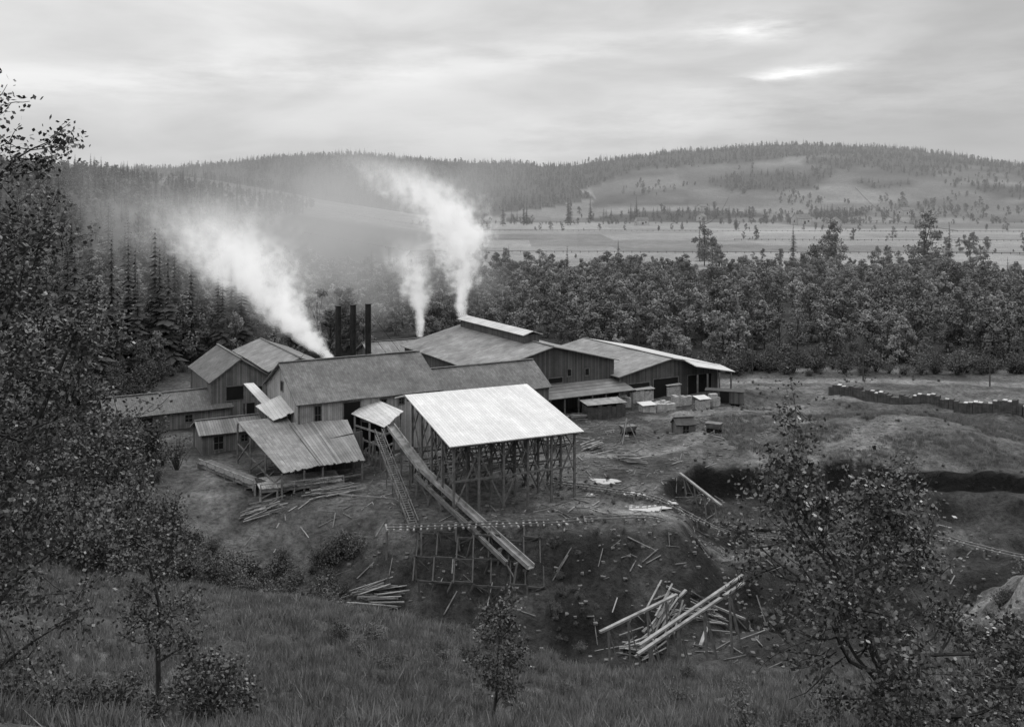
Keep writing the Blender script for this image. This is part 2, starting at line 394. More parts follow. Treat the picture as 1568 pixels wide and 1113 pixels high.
g=Grp('open_shed',-7.4,122.3,25)
W_,D_=17.6,16.
r=MB(); xs=np.linspace(-.7,W_+.7,9)
for i in range(8):
    r.slab([(xs[i],-.7-random.uniform(0,.12),8.95),(xs[i+1],-.7-random.uniform(0,.12),8.95),(xs[i+1],D_+.5,12.2),(xs[i],D_+.5,12.2)],.14)
r.slab([(-.7,D_+.5,12.2),(W_+.7,D_+.5,12.2),(W_+.7,D_+5,11),(-.7,D_+5,11)],.14)
g.add('roof',r,M_roof_l)
def gz(x,y):
    p=g.M@Vector((x,y,0)); return Hs(p.x,p.y)
mb=MB(); hh=lambda y: 8.95+(y+.7)*3.25/(D_+1.2)-.3
X_=np.linspace(.2,W_-.2,6); Y_=np.linspace(.2,D_-.2,5)
for x in X_:
    for y in Y_: mb.beam((x,y,gz(x,y)-.6),(x,y,hh(y)),.26)
    mb.beam((x,-.6,hh(-.6)),(x,D_+.4,hh(D_+.4)),.2,.3)
    for k,(a,c) in enumerate(zip(Y_[:-1],Y_[1:])):
        mb.beam((x,a,3.2),(x,c,hh(c)-1.2),.12,.16)
        if k%2: mb.beam((x,c,.5),(x,a,5.8),.1,.14)
for y in Y_:
    mb.beam((-.6,y,hh(y)-.2),(W_+.6,y,hh(y)-.2),.2,.3)
    mb.beam((0,y,4.2),(W_,y,4.2),.16,.24)
    for k,(a,c) in enumerate(zip(X_[:-1],X_[1:])):
        if k%2==0: mb.beam((a,y+.1,gz(a,y)+.5),(c,y+.1,7.6),.1,.18)
        else: mb.beam((a,y+.1,7.6),(c,y+.1,gz(c,y)+.5),.1,.18)
        mb.beam((a,y,6.6),(a+1.4,y,hh(y)-.3),.14); mb.beam((c,y,6.6),(c-1.4,y,hh(y)-.3),.14)
for y in (D_*.6,D_*.8):
    mb.beam((0,y,2.2),(W_,y,2.2),.16,.24)
g.add('frame',mb,M_timber)
mb=MB()
for k in range(40):
    y=random.uniform(D_*.45,D_); x=random.uniform(1,W_-3); mb.box((x,y,random.choice((2.4,4.45))),(random.uniform(2,5),.25,.15),random.uniform(-.2,.2))
g.add('stored_lumber',mb,M_timber_l)

g=Grp('lean_to_shed',-35,140,ang)
mb=MB()
def strips(mb,tl,tr,br,bl,n,t=.1,j=.25):
    tl,tr,br,bl=map(Vector,(tl,tr,br,bl))
    for k in range(n):
        a=tl.lerp(tr,k/n); b_=tl.lerp(tr,(k+1)/n); c=bl.lerp(br,(k+1)/n); d=bl.lerp(br,k/n)
        e=random.uniform(-j,j)/max(1,(c-b_).length); z=Vector((0,0,random.uniform(0,.05)))
        mb.slab([a+z,b_+z,c+(c-b_)*e+z,d+(d-a)*e+z],t)
strips(mb,(-41.1,146.6,6.2),(-34.6,150.2,6.2),(-25.9,134.6,3.0),(-30.6,130.9,3.0),18); g.add('roof_boards',mb,M_roof_ml,True)
mb=MB()
strips(mb,(-33.6,147.2,5.9),(-24.8,147.6,6.3),(-20.6,137.3,3.0),(-26.2,134.2,3.1),18); g.add('roof_boards_lower',mb,M_roof_m,True)
mb=MB()
strips(mb,(-39.8,152,7.4),(-36,156.5,8.6),(-32.4,149.5,7.4),(-35.8,147,6.3),8)
strips(mb,(-45.5,166,8.2),(-44,166.8,8.2),(-36.2,152.5,6.9),(-37.8,151.6,6.9),3)
g.add('chute_roof',mb,M_roof_w,True)
mb=MB()
for p in ((-41,146.4,6),(-37.8,141.5,5),(-34.3,136.3,4),(-30.8,131.2,2.8),(-28.2,133,2.8),(-26,134.7,2.8),(-21,137.4,2.8),(-23,142.4,4.2),(-24.8,147.4,6),(-34.9,149.8,6),(-30,142,4.5),(-45,165.5,8),(-40,157,7.2)):
    mb.beam((p[0],p[1],Hs(p[0],p[1])-.6),p,.25)
for a,c in (((-41,146.4,3),(-30.8,131.2,.5)),((-30.8,131.2,1),(-21,137.4,1)),((-41,146.4,.5),(-37.8,141.5,4.5)),((-37.8,141.5,.5),(-34.3,136.3,3.5)),((-34.3,136.3,-1),(-30.8,131.2,2.5))): mb.beam(a,c,.18)
g.add('posts',mb,M_timber,True)
mb=MB(); mb.slab([(-31,140,.2),(-22,144,.2),(-22,144.3,5.4),(-31,140.3,4.2)],.1); g.add('back_wall',mb,M_wall_d,True)

def deckwalk(name,A,dirdeg,n,wid,npost,mat=None):
    g=Grp(name,A[0],A[1],dirdeg)
    A=Vector(A); U=Vector((math.cos(R(dirdeg)),math.sin(R(dirdeg)),0)); Vv=Vector((-U.y,U.x,0)); Lx=n*.31
    mb=MB()
    for k in range(n): mb.beam(A+U*(k*.31)+Vv*random.uniform(-.35,0),A+U*(k*.31)+Vv*wid,.27,.1)
    g.add('deck',mb,mat or M_timber_l,True)
    mb=MB()
    for k in range(npost):
        q0=A+U*(k*Lx/(npost-1))
        for j in (0,1):
            p=q0+Vv*(j*(wid-.6)+.3); mb.beam((p.x,p.y,min(Hs(p.x,p.y),A.z-.5)-.6),(p.x,p.y,A.z-.1),.28)
        p=q0+Vv*.3
        if k<npost-1:
            q=p+U*(Lx/(npost-1)); mb.beam((p.x,p.y,Hs(p.x,p.y)+.3),(q.x,q.y,A.z-.4),.14)
        mb.beam(q0-Vector((0,0,.8)),q0+Vector((0,0,.65)),.14)
    mb.beam(A+Vv*.2-Vector((0,0,.3)),A+U*Lx+Vv*.2-Vector((0,0,.3)),.25,.5)
    mb.beam(A+Vector((0,0,.6)),A+U*Lx+Vector((0,0,.6)),.12,.15)
    g.add('supports',mb,M_timber_l,True)
deckwalk('loading_platform',(-33.5,130.6,.9),22,36,5.5,6)
deckwalk('boardwalk',(-46,143.5,.9),-45,50,2.2,7,M_timber)
deckwalk('boardwalk',(-23.5,131.5,-.6),-14,34,2.0,6,M_timber)

g=Grp('hoist_house',-20,147,ang)
mb=MB(); strips(mb,(-24.6,149.8,6.7),(-21.7,154,8.2),(-16.4,147.9,7.5),(-18.6,143,6.2),10,j=.15); g.add('roof',mb,M_roof_w,True)
mb=MB()
for p in ((-24,149.6,6.4),(-21.6,153,7.8),(-16.8,147.9,7.2),(-18.7,143.6,6),(-21.3,146.6,6.3)):
    mb.beam((p[0],p[1],Hs(p[0],p[1])-.5),p,.28)
for z in (1.2,3.2,5.):
    mb.beam((-24,149.6,z),(-18.7,143.6,z),.2,.25); mb.beam((-18.7,143.6,z),(-16.8,147.9,z),.2,.25)
mb.beam((-24,149.6,0),(-18.7,143.6,5),.16); mb.beam((-18.7,143.6,0),(-16.8,147.9,5),.16)
for k in range(9): mb.beam((-24+k*.62,149.4-k*.7,.1),(-23.7+k*.62,149.1-k*.7,2.2+(k%3)*.7),.3,.1)
g.add('frame',mb,M_timber_l,True)
mb=MB(); mb.slab([(-23,150,1),(-17.6,146.2,1),(-17.6,146.3,5.4),(-23,150.1,5.4)],.1); mb.beam((-22,149,4.6),(-17.5,145.6,4.6),1.8,.15); g.add('back_wall',mb,M_shade,True)  # near-black sheets painted in for the shaded inside of the hoist

g=Grp('log_chute',-5,122,0)
def flume(mb,pts,w):
    for a,c in zip(pts[:-1],pts[1:]):
        a=Vector(a); c=Vector(c); d=(c-a).normalized(); x=d.cross(Vector((0,0,1))).normalized()
        mb.beam(a,c,w,.1)
        for s in(-1,1): mb.beam(a+x*s*w/2+Vector((0,0,.22)),c+x*s*w/2+Vector((0,0,.22)),.12,.5)
mb=MB(); flume(mb,[(-18,144.5,6.),(-11.8,130,3.5)],1.2); flume(mb,[(-11.8,130,3.5),(2.2,112,-2.6)],.9); g.add('trough',mb,M_timber_l,True)
mb=MB(); flume(mb,[(-12.8,129,3.0),(-.6,112.5,-2.4)],.22); g.add('side_rail',mb,M_timber,True)
pts=[(-18,144.5,6.),(-11.8,130,3.5),(2.2,112,-2.6)]
mb=MB(); a=Vector(pts[1]); c=Vector(pts[2]); d=c-a; x=Vector((-d.y,d.x,0)).normalized()
for k in range(8):
    p=a+d*(k/7.6)
    for s in(-.9,.9):
        q=p+x*s*(1+.5); zb=Hs(q.x,q.y); mb.beam((q.x,q.y,min(zb,p.z-1)-.4),(p.x+x.x*s*.7,p.y+x.y*s*.7,p.z-.1),.22)
    mb.beam(p-x*1.1-Vector((0,0,.25)),p+x*1.1-Vector((0,0,.25)),.2)
    if k<7:
        q=a+d*((k+1)/7.6); mb.beam((p.x+x.x,p.y+x.y,Hs(p.x,p.y)+.2),q+x-Vector((0,0,.3)),.14); mb.beam((p.x-x.x,p.y-x.y,p.z-.4),(q.x-x.x,q.y-x.y,max(Hs(q.x,q.y),q.z-5)+.2),.14)
a=Vector(pts[0]); d=Vector(pts[1])-a
for k in range(4):
    p=a+d*(k/4)
    for s in(-.6,.6): mb.beam((p.x+s,p.y,Hs(p.x+s,p.y)-.4),(p.x+s,p.y,p.z-.1),.2)
g.add('trestle',mb,M_timber,True)
g=Grp('timber_crib',-5,112,0); mb=MB()
rc=random.Random(3)
for i in range(8):
    for j in range(3):
        x_=-11+i*2.1+rc.uniform(-.4,.4); y_=117.2-j*2.6+rc.uniform(-.4,.4); zt=-.1-j*1.9-.12*i+rc.uniform(-.3,.3)
        zb=min(Hs(x_,y_),zt-1.0); mb.beam((x_-rc.uniform(-.6,.9),y_-rc.uniform(0,.8),zb-.5),(x_,y_,zt),.2)
        if i<7: 
            mb.beam((x_,y_,zt-.2),(x_+2.1,y_,zt-.32),.18,.22)
            if rc.random()<.75: mb.beam((x_,y_,zt if (i+j)%2 else zb),(x_+2.1,y_-.3,zb if (i+j)%2 else zt),.12)
        if j<2: mb.beam((x_,y_,zt-.1),(x_,y_-2.6,zt-2.),.16)
g.add('posts_and_braces',mb,M_timber_d,True)
g=Grp('stairway',-15,130,0)
a=Vector((-19.5,143,5.0)); c=Vector((-11.9,119.5,-.6)); d=(c-a); x=Vector((-d.y,d.x,0)).normalized()
mb=MB()
for s in(-.5,.5): mb.beam(a+x*s,c+x*s,.12,.3)
for k in range(44):
    p=a+d*(k/43); mb.beam(p-x*.5+Vector((0,0,.12)),p+x*.5+Vector((0,0,.12)),.3,.06)
for k in range(6):
    p=a+d*(k/5.5)
    for s in(-.5,.5):
        q=p+x*s; mb.beam((q.x,q.y,min(Hs(q.x,q.y),q.z)-.6),(q.x,q.y,q.z+1),.12)
for s in(-.5,.5): mb.beam(a+x*s+Vector((0,0,1)),c+x*s+Vector((0,0,1)),.09)
g.add('steps_and_rails',mb,M_timber,True)

def track(name,pts,raise_=.3,posts=False,zfix=None,miss=.12,tm=None):
    g=Grp(name,pts[0][0],pts[0][1]); ti=MB(); ra=MB(); po=MB()
    P=[Vector((p[0],p[1],0)) for p in pts]
    samples=[]
    for a,c in zip(P[:-1],P[1:]):
        n=max(2,int((c-a).length/.8))
        for k in range(n): samples.append((a+(c-a)*k/n,(c-a).normalized()))
    zz=[(zfix if zfix is not None else float(H(np.array([s[0].x]),np.array([s[0].y]))[0])+raise_) for s in samples]
    zz=np.convolve(np.pad(zz,5,'edge'),np.ones(11)/11,'valid')
    prev=None
    for k,((p,d),z) in enumerate(zip(samples,zz)):
        n=Vector((-d.y,d.x,0)); q=Vector((p.x,p.y,z)); j=random.uniform(-.25,.25); q1=n+d*random.uniform(-.15,.15)
        if random.random()>miss: ti.beam(q-q1*(1.0+j),q+q1*(1.0-j),random.uniform(.18,.3),.16)
        if prev:
            for s in(-.5,.5): ra.beam(prev[0]+prev[1]*s+Vector((0,0,.16)),q+n*s+Vector((0,0,.16)),.09,.13)
        if posts and k%5==0:
            for s in(-.8,.8):
                e=q+n*s; zb=Hs(e.x,e.y); po.beam((e.x+n.x*s*.3,e.y+n.y*s*.3,min(zb,z-.3)-.6),(e.x,e.y,z-.1),.22)
        prev=(q,n)
    g.add('ties',ti,tm or M_timber,True); g.add('rails',ra,M_steel,True)
    if po.v: g.add('posts',po,M_timber,True)
track('trestle_track',[(-15,117.3),(5.5,119.2),(9,120.4)],posts=True,zfix=.25,miss=.03,tm=M_timber_l)
track('rail_track',[(5,134.8),(14,131),(26.6,127),(38,127.5),(52.7,128),(63,121),(80,115)],raise_=.5,posts=True)
track('rail_track',[(9,120.4),(18,121.2),(27,122)],miss=.4)

def stack(name,x,y,a,lx,ly,lz,mat,cover_=None):
    g=Grp(name,x,y,a,Hs(x,y)-.15); mb=MB(); nx_=max(1,int(lx/.9)); 
    for i in range(nx_):
        for j in range(max(1,int(ly/.9))):
            h=lz*random.uniform(.8,1.05)
            mb.box((-lx/2+(i+.5)*lx/nx_,-ly/2+(j+.5)*.9,h/2),(lx/nx_-.05,.86,h))
    g.add('bricks',mb,mat)
    if cover_:
        c=MB(); c.slab([(-lx/2-.2,-ly/2-.2,lz*1.06),(lx/2+.2,-ly/2-.2,lz*1.08),(lx/2+.2,ly/2+.2,lz*1.1+.2),(-lx/2-.2,ly/2+.2,lz*1.12+.15)],.06); g.add('cover_boards',c,cover_)
for (x,y,lx,ly,lz,m_,c_) in ((16.5,178,7.5,3.5,2.6,M_brick,M_timber_l),(20.5,186.5,3.5,3,2.0,M_brick_l,None),(24.6,189.5,5,2.5,2.4,M_brick_l,M_canvas),(28.5,184.5,4,2.7,1.6,M_brick_l,None),(32.3,187.5,3.6,2.4,1.9,M_brick_l,None),(35.8,184.5,2.2,2.2,2.1,M_brick_l,M_canvas),(38.4,186,1.6,1.8,2.2,M_brick_l,None),(27,195.5,4,3,3,M_brick_l,None),(31.5,193.5,3,2,2.6,M_brick_l,M_canvas),(22,193,3,2,2.8,M_brick_l,None),(25,181.5,2.6,2,1.5,M_brick_l,M_canvas)):
    stack('brick_stack',x,y,ang-8,lx,ly,lz,m_,c_)
for (x,y) in ((-20,206),(-16,214),(-27,205),(-32,212),(-24,224),(-14,226),(-30,222)):
    stack('brick_stack',x,y,ang,random.uniform(3,6),3,random.uniform(2.5,4),M_brick_l,None)
g=Grp('brick_wall_stack',64,196,0); mb=MB(); tp=MB()
pa=[(64,196),(80,184),(92,175.5),(112,163)]
for (x0,y0),(x1,y1) in zip(pa[:-1],pa[1:]):
    L=math.hypot(x1-x0,y1-y0); n=int(L/.8); aa=math.atan2(y1-y0,x1-x0)
    for k in range(n):
        x=x0+(x1-x0)*k/n; y=y0+(y1-y0)*k/n; h=random.uniform(1.9,2.5); mb.box((x,y,Hs(x,y)+h/2-.3),(.78,1.8,h),aa+random.uniform(-.04,.04))
        if random.random()<.5: tp.box((x,y,Hs(x,y)+h-.3+.05),(.7,random.uniform(.5,1.3),.1),aa+random.uniform(-.3,.3))
g.add('bricks',mb,M_brick,True); g.add('top_boards',tp,M_canvas,True)

g=Grp('boxcar',41,188.5,-18,Hs(41,188.5)+.2)
mb=MB(); mb.box((0,0,1.9),(7,2.4,2.3)); g.add('body',mb,M_wall_d)
mb=MB()
for s in(-1,1): mb.slab([(-3.7,0,3.35),(3.7,0,3.35),(3.7,s*1.4,3.08),(-3.7,s*1.4,3.08)],.08)
g.add('roof',mb,M_timber_d)
mb=MB()
for x in(-2.4,-1.5,1.5,2.4):
    for y in(-.8,.8): mb.tube((x,y-.08,.45),(x,y+.08,.45),.42,.42,14)
mb.box((0,0,.62),(7.2,1.2,.22)); g.add('wheels_and_frame',mb,M_black)
mb=MB(); mb.box((0,-1.23,1.9),(1.7,.08,2)); g.add('door',mb,M_shade)
def cart(x,y,a):
    z=Hs(x,y); g=Grp('dump_cart',x,y,a,z)
    mb=MB(); b0=[(-1,-.6,.8),(1,-.6,.8),(1,.6,.8),(-1,.6,.8),(-1.3,-.9,1.7),(1.3,-.9,1.7),(1.3,.9,1.7),(-1.3,.9,1.7)]; mb.hexa(b0); g.add('tub',mb,M_timber)
    mb=MB()
    for xx in(-.7,.7):
        for yy in(-.65,.65): mb.tube((xx,yy-.06,.4),(xx,yy+.06,.4),.4,.4,12)
    mb.box((0,0,.66),(2.4,.8,.18)); g.add('wheels_and_frame',mb,M_black)
cart(19.3,163,20); cart(33,160,-30)
g=gable('tool_hut',28.6,163.5,10,3.0,2.4,2.0,2.8,M_wall_m,M_timber_d,oh=.3,base=-.6,openings=[('-y',0,1,1,1.7)]); g.e.location.z=Hs(28.6,163.5)
g=Grp('hoist_tripod',18.5,158,0,Hs(18.5,158)); mb=MB()
for a_ in (0,2.1,4.2): mb.beam((2*math.cos(a_),2*math.sin(a_),-.3),(0,0,4),.16)
mb.beam((0,0,3.8),(0,0,1.2),.06); mb.box((0,0,1),(.6,.6,.5)); g.add('poles',mb,M_timber_l)

for x,y,h in ((54,220,9),(76,212,9),(30,232,9),(100,205,9),(-40,228,9)):
    g=Grp('telegraph_pole',x,y,30,Hs(x,y)); mb=MB(); mb.tube((0,0,-1),(0,0,h),.16,.11,8); mb.box((0,0,h-.7),(1.8,.12,.14)); mb.box((0,0,h-1.4),(1.8,.12,.14)); g.add('pole',mb,M_timber_d)
for x,y,s,r_ in ((393,1330,1.9,20),(290,1500,1.4,60),(176,1330,1.4,10),(430,1300,1.5,80),(-52,560,1.1,40),(560,1340,1.4,10),(-60,470,1.0,15),(640,1600,1.7,30),(700,1750,1.5,70),(330,1700,1.5,40)):
    g=gable('farmhouse',x,y,r_,12*s,8*s,5*s,8*s,M_roof_w if s>1.15 else M_wall_l,M_roof_d,openings=[('-y',0,2*s,1.5*s,2*s),('-y',3*s,3*s,1.2*s,1.2*s),('-x',0,3*s,1.3*s,1.4*s)])
    g.e.location.z=Hs(x,y)
mb=MB()
for pts in ([(-150,700),(900,640)],[(200,880),(1100,820)],[(-200,1130),(1100,1050)],[(300,560),(700,520)],[(500,1100),(700,2000)],[(250,1300),(420,1900)]):
    (x0,y0),(x1,y1)=pts; n=int(math.hypot(x1-x0,y1-y0)/6)
    for k in range(n):
        x=x0+(x1-x0)*k/n; y=y0+(y1-y0)*k/n; mb.box((x,y,Hs(x,y)+.6),(.35,.35,1.5))
        x2=x0+(x1-x0)*(k+1)/n; y2=y0+(y1-y0)*(k+1)/n; mb.beam((x,y,Hs(x,y)+1),(x2,y2,Hs(x2,y2)+1),.15,.3)
single('field_fence',mb,M_timber_d)

# ------------------------------------------------------------------ lumber debris
mbs=[MB(),MB()]
def plank(x,y,L,a,w,tilt=0,m=0,dz=.04):
    dx,dy=math.cos(a)*L/2,math.sin(a)*L/2
    z0=Hs(x-dx,y-dy)+dz; z1=Hs(x+dx,y+dy)+dz+tilt
    zc=Hs(x,y)+dz
    if (z0+z1)/2<zc: k=(zc-(z0+z1)/2)*.6; z0+=k; z1+=k
    mbs[m].beam((x-dx,y-dy,z0),(x+dx,y+dy,z1),w,random.uniform(.05,.12))
for (x0,x1,y0,y1,n) in ((-14,6,98,117,24),(6,30,98,117,60),(-34,-14,114,134,60),(4,30,120,150,150),(-10,12,120,126,30),(8,42,150,182,120),(-18,-6,96,112,10),(40,70,165,200,40),(-42,-18,134,148,50),(26,60,116,136,40)):
    for _ in range(n):
        x=random.uniform(x0,x1); y=random.uniform(y0,y1); c_=random.random()
        plank(x,y,random.uniform(.4,2.8),random.gauss(.5,.9),random.uniform(.07,.17),random.uniform(-.1,.3) if c_<.15 else 0,0 if c_<.3 else 1,random.uniform(.0,.12))
for (x,y,a,n,L) in ((-20,108,.3,26,4),(-15,112,.2,26,4.5),(-9.5,103,.15,12,3),(12,176,.4,30,4),(-24.5,132.5,.5,30,5),(17,108,.9,24,4.5),(48,172,.5,24,4),(18,147,.2,16,3.5),(7,158,.3,30,4),(10,166,.1,26,4),(22,110,.4,26,4),(13,153,.7,20,3),(-33,128,.2,24,4),(13.5,104,.5,20,4)):
    for k in range(n):
        plank(x+random.gauss(0,.8),y+random.gauss(0,.7),L*random.uniform(.6,1.1),a+random.gauss(0,.15),.2,0,k%2,random.uniform(.05,.8))
for a,c in (((8.8,98,-3.6),(17.5,104,-2.3)),((12.5,96,-4),(25.,106,-1.)),((12.2,95,-4.4),(24.9,105.2,-1.5)),((14.3,107,-9),(19.9,112,-9)),((17.6,111.5,-9),(27,113.5,-9)),((24,140,.4),(28,131,-1.4)),((-8.5,92,-9),(-4.9,87,-9)),((20,104,-9),(23,112,-9))):
    a=Vector(a); c=Vector(c)
    a.z=max(a.z,Hs(a.x,a.y)+.25); c.z=max(c.z,Hs(c.x,c.y)+.25)
    mbs[0].beam(a,c,.36,.22)
    for t_ in (.1,.35,.6,.85):
        p=a.lerp(c,t_); zb=Hs(p.x,p.y)
        if p.z-zb>.6: mbs[1].beam((p.x+.3,p.y-.3,zb-.5),p,.2); mbs[1].beam((p.x+1.5,p.y,zb-.2),p,.14)
single('lumber_debris',mbs[0],M_timber_l); single('lumber_debris',mbs[1],M_timber)
mb=MB()
for _ in range(2200):
    x=random.uniform(-20,62); y=random.uniform(90,175); z=Hs(x,y); s=random.uniform(.05,.28)
    P=[(x+s*random.uniform(.6,1.2)*dx,y+s*random.uniform(.6,1.2)*dy,z+s*dz*random.uniform(.4,.9)) for dz in(-.6,.7) for dx,dy in((-1,-1),(1,-1),(1,1),(-1,1))]
    mb.hexa(P)
single('rocks',mb,M_rock)

# ------------------------------------------------------------------ plants: prototypes
def proto_decid(name,seed,h=13,rad=4.2,leafm=None,slender=False):
    rs=np.random.RandomState(seed); tr=MB(); lf=MB()
    lean=rs.uniform(-.5,.5,2)
    top=Vector((lean[0],lean[1],h*.8)); tr.tube((0,0,-.6),(lean[0]*.3,lean[1]*.3,h*.35),.22,.16,6); tr.tube((lean[0]*.3,lean[1]*.3,h*.35),top,.16,.05,5)
    nl=19 if not slender else 13
    for k in range(nl):
        zz=rs.uniform(.12,.92)*h; prof=math.sin(min(1,max(.0,(zz/h+.05)/1.05))*math.pi)**.55
        rr=rad*prof*rs.uniform(.2,.8); a=rs.uniform(0,6.28)+k*2.4
        c=np.array([lean[0]*zz/h+rr*math.cos(a),lean[1]*zz/h+rr*math.sin(a),zz])
        lr=rs.uniform(.9,1.8)*(.75 if slender else 1)*(1.2-.5*zz/h)
        tr.tube((lean[0]*.4,lean[1]*.4,zz*.55),tuple(c),.07,.03,4)
        n=105; d=rs.normal(size=(n,3)); d/=np.linalg.norm(d,axis=1,keepdims=True)
        d[:,2]=np.where(rs.rand(n)<.45,np.abs(d[:,2]),d[:,2])
        r=lr*(rs.uniform(.5,1.25,(n,1))); P=c+d*r*np.array([1,1,.95])
        lf.quads(P,d+rs.normal(scale=.5,size=(n,3))+np.array([0,0,.3]),rs.uniform(.25,.62,n))
    nv=len(tr.v); nf=len(tr.f)
    tr.v+=lf.v; tr.f+=[tuple(i+nv for i in f) for f in lf.f]
    return mesh(name,tr,[M_bark,leafm or M_leaf],[0]*nf+[1]*len(lf.f))
def proto_con(name,seed,h=22,rad=3.6,leafm=None,levels=26):
    rs=np.random.RandomState(seed); mb=MB(); mb.tube((0,0,-1),(0,0,h*.95),.3,.04,5); nf=len(mb.f)
    for i in range(levels):
        t_=i/(levels-1); z=h*(.1+.9*t_); r=rad*(1-t_)**.8*rs.uniform(.65,1.15)+.15
        n=9 if t_<.8 else 5
        for j in range(n):
            a=rs.uniform(0,6.28); rr=r*rs.uniform(.5,1.2); dx,dy=math.cos(a),math.sin(a); w=rr*.24+.1
            k=len(mb.v); dr=rr*.28
            mb.v+=[(0,0,z+.35),(dx*rr*.55-dy*w,dy*rr*.55+dx*w,z-dr*.6),(dx*rr,dy*rr,z-dr),(dx*rr*.55+dy*w,dy*rr*.55-dx*w,z-dr*.6-.1),(dx*rr*.5,dy*rr*.5,z-dr*.2)]
            mb.f+=[(k,k+1,k+4),(k+1,k+2,k+4),(k+2,k+3,k+4),(k+3,k,k+4)]
    return mesh(name,mb,[M_bark,leafm or M_con],[0]*nf+[1]*(len(mb.f)-nf))
def proto_bush(name,seed,h=3.,leafn=440,leafm=None,wide=.45):
    rs=np.random.RandomState(seed); mb=MB(); lf=MB()
    for k in range(22):
        a=rs.uniform(0,6.28); q=rs.uniform(.1,1); r=q*h*wide; zz=h*rs.uniform(.5,1.1)*(1-.45*q*q*(wide>.5))
        p1=(r*.4*math.cos(a),r*.4*math.sin(a),zz*.5); p2=(r*math.cos(a),r*math.sin(a),zz)
        mb.tube((0,0,-.3),p1,.05,.035,3); mb.tube(p1,p2,.035,.012,3)
        n=int(leafn/22); s=rs.uniform(0,1,(n,1)); P=np.array(p1)+(np.array(p2)-np.array(p1))*s*1.1+rs.normal(scale=h*.1,size=(n,3))
        lf.quads(P,rs.normal(size=(n,3))+np.array([0,0,.6]),rs.uniform(.10,.28,n))
    nv=len(mb.v); nf=len(mb.f); mb.v+=lf.v; mb.f+=[tuple(i+nv for i in f) for f in lf.f]
    return mesh(name,mb,[M_bark,leafm or M_bush],[0]*nf+[1]*len(lf.f))
def proto_grass(name,seed):
    rs=np.random.RandomState(seed); mb=MB()
    for k in range(34):
        a=rs.uniform(0,6.28); r=rs.uniform(0,.6); x,y=r*math.cos(a),r*math.sin(a); h=rs.uniform(.2,.6); w=.024
        lx,ly=rs.normal(scale=.16,size=2); b=rs.uniform(0,3.14); k0=len(mb.v)
        mb.v+=[(x-w*math.cos(b),y-w*math.sin(b),-.05),(x+w*math.cos(b),y+w*math.sin(b),-.05),(x+lx,y+ly,h)]
        mb.f.append((k0,k0+1,k0+2))
    return mesh(name,mb,M_grass)
def scatter(name,protos,X,Y,S,part='plant',sink=.1):
    X=np.asarray(X,float); Y=np.asarray(Y,float); S=np.asarray(S,float)
    if len(X)==0: return
    Z=H(X,Y)-sink; who=RS.randint(0,len(protos),len(X))
    for k,pm in enumerate(protos):
        m_=who==k; n=int(m_.sum())
        if n==0: continue
        c=np.stack([X[m_],Y[m_],Z[m_]],1); s=S[m_]*.5; a=RS.uniform(0,6.28,n)
        P=np.stack([np.stack([c[:,0]+s*1.4142*np.cos(a+q),c[:,1]+s*1.4142*np.sin(a+q),c[:,2]],1) for q in (0,math.pi/2,math.pi,1.5*math.pi)],1).reshape(-1,3)
        me=bpy.data.meshes.new(name); me.from_pydata(P.tolist(),[],[(4*i,4*i+1,4*i+2,4*i+3) for i in range(n)])
        p=link(bpy.data.objects.new(name,me)); p.instance_type='FACES'; p.use_instance_faces_scale=True; p.instance_faces_scale=1.0
        p.show_instancer_for_render=False; p.show_instancer_for_viewport=False
        o=link(bpy.data.objects.new(part,pm)); o.parent=p
def rnd(n,x0,x1,y0,y1): return RS.uniform(x0,x1,n),RS.uniform(y0,y1,n)

D=[proto_decid('broadleaf_%d'%i,20+i,h=11+i,rad=4.+.25*i) for i in range(5)]
Dl=[proto_decid('alder_%d'%i,40+i,h=10+i,rad=3.5,leafm=M_leaf_l,slender=i>0) for i in range(3)]
C=[proto_con('conifer_%d'%i,60+i,h=20+3*i,rad=3.4+.3*i) for i in range(3)]
FC=[proto_con('far_conifer_%d'%i,70+i,h=15+3*i,rad=4.8,leafm=M_farcon,levels=12) for i in range(3)]
Bu=[proto_bush('bush_%d'%i,80+i,h=2.6+.5*i) for i in range(3)]
Bw=[proto_bush('round_bush_%d'%i,85+i,h=2.2+.4*i,leafn=900,wide=.8) for i in range(3)]
Gr=[proto_grass('tuft_%d'%i,90+i) for i in range(3)]

x,y=rnd(2700,-110,400,228,485)
near=224+16*vn(x,y*0,22,71)+np.where(x<20,8,0)
k=(y>near)&(y<458+34*vn(x,y*0,60,72))&(vn(x,y,30,73)>.12)&(np.abs(x)<.62*y)
x,y=x[k],y[k]; s=RS.uniform(.45,1.2,len(x))*np.interp(y,[228,250,400,480],[.8,1.05,1.0,.8])
q=RS.rand(len(x))<.3+.4*(vn(x,y,40,74)>.5)
scatter('riverside_trees',D,x[~q],y[~q],s[~q],'tree'); scatter('riverside_alders',Dl,x[q],y[q],s[q],'tree')
x,y=rnd(30,-60,400,290,480); scatter('riverside_conifers',C,x,y,RS.uniform(.5,.8,len(x)),'tree')
x,y=rnd(200,20,150,218,236); scatter('riverside_brush',Bw,x,y,RS.uniform(.4,1.7,len(x)),'bush')
x,y=rnd(800,-230,-62,138,330)
k=((x<-76)|(y>235))&(x<-62-(y-138)*.05)&~((x>-80)&(y>160)&(y<200)); x,y=x[k],y[k]
q=RS.rand(len(x)); s=RS.uniform(.6,1.2,len(x))
scatter('hillside_trees',D,x[q<.45],y[q<.45],s[q<.45],'tree'); scatter('hillside_alders',Dl,x[(q>=.45)&(q<.8)],y[(q>=.45)&(q<.8)],s[(q>=.45)&(q<.8)],'tree')
scatter('hillside_conifers',C,x[q>=.8],y[q>=.8],s[q>=.8],'tree')
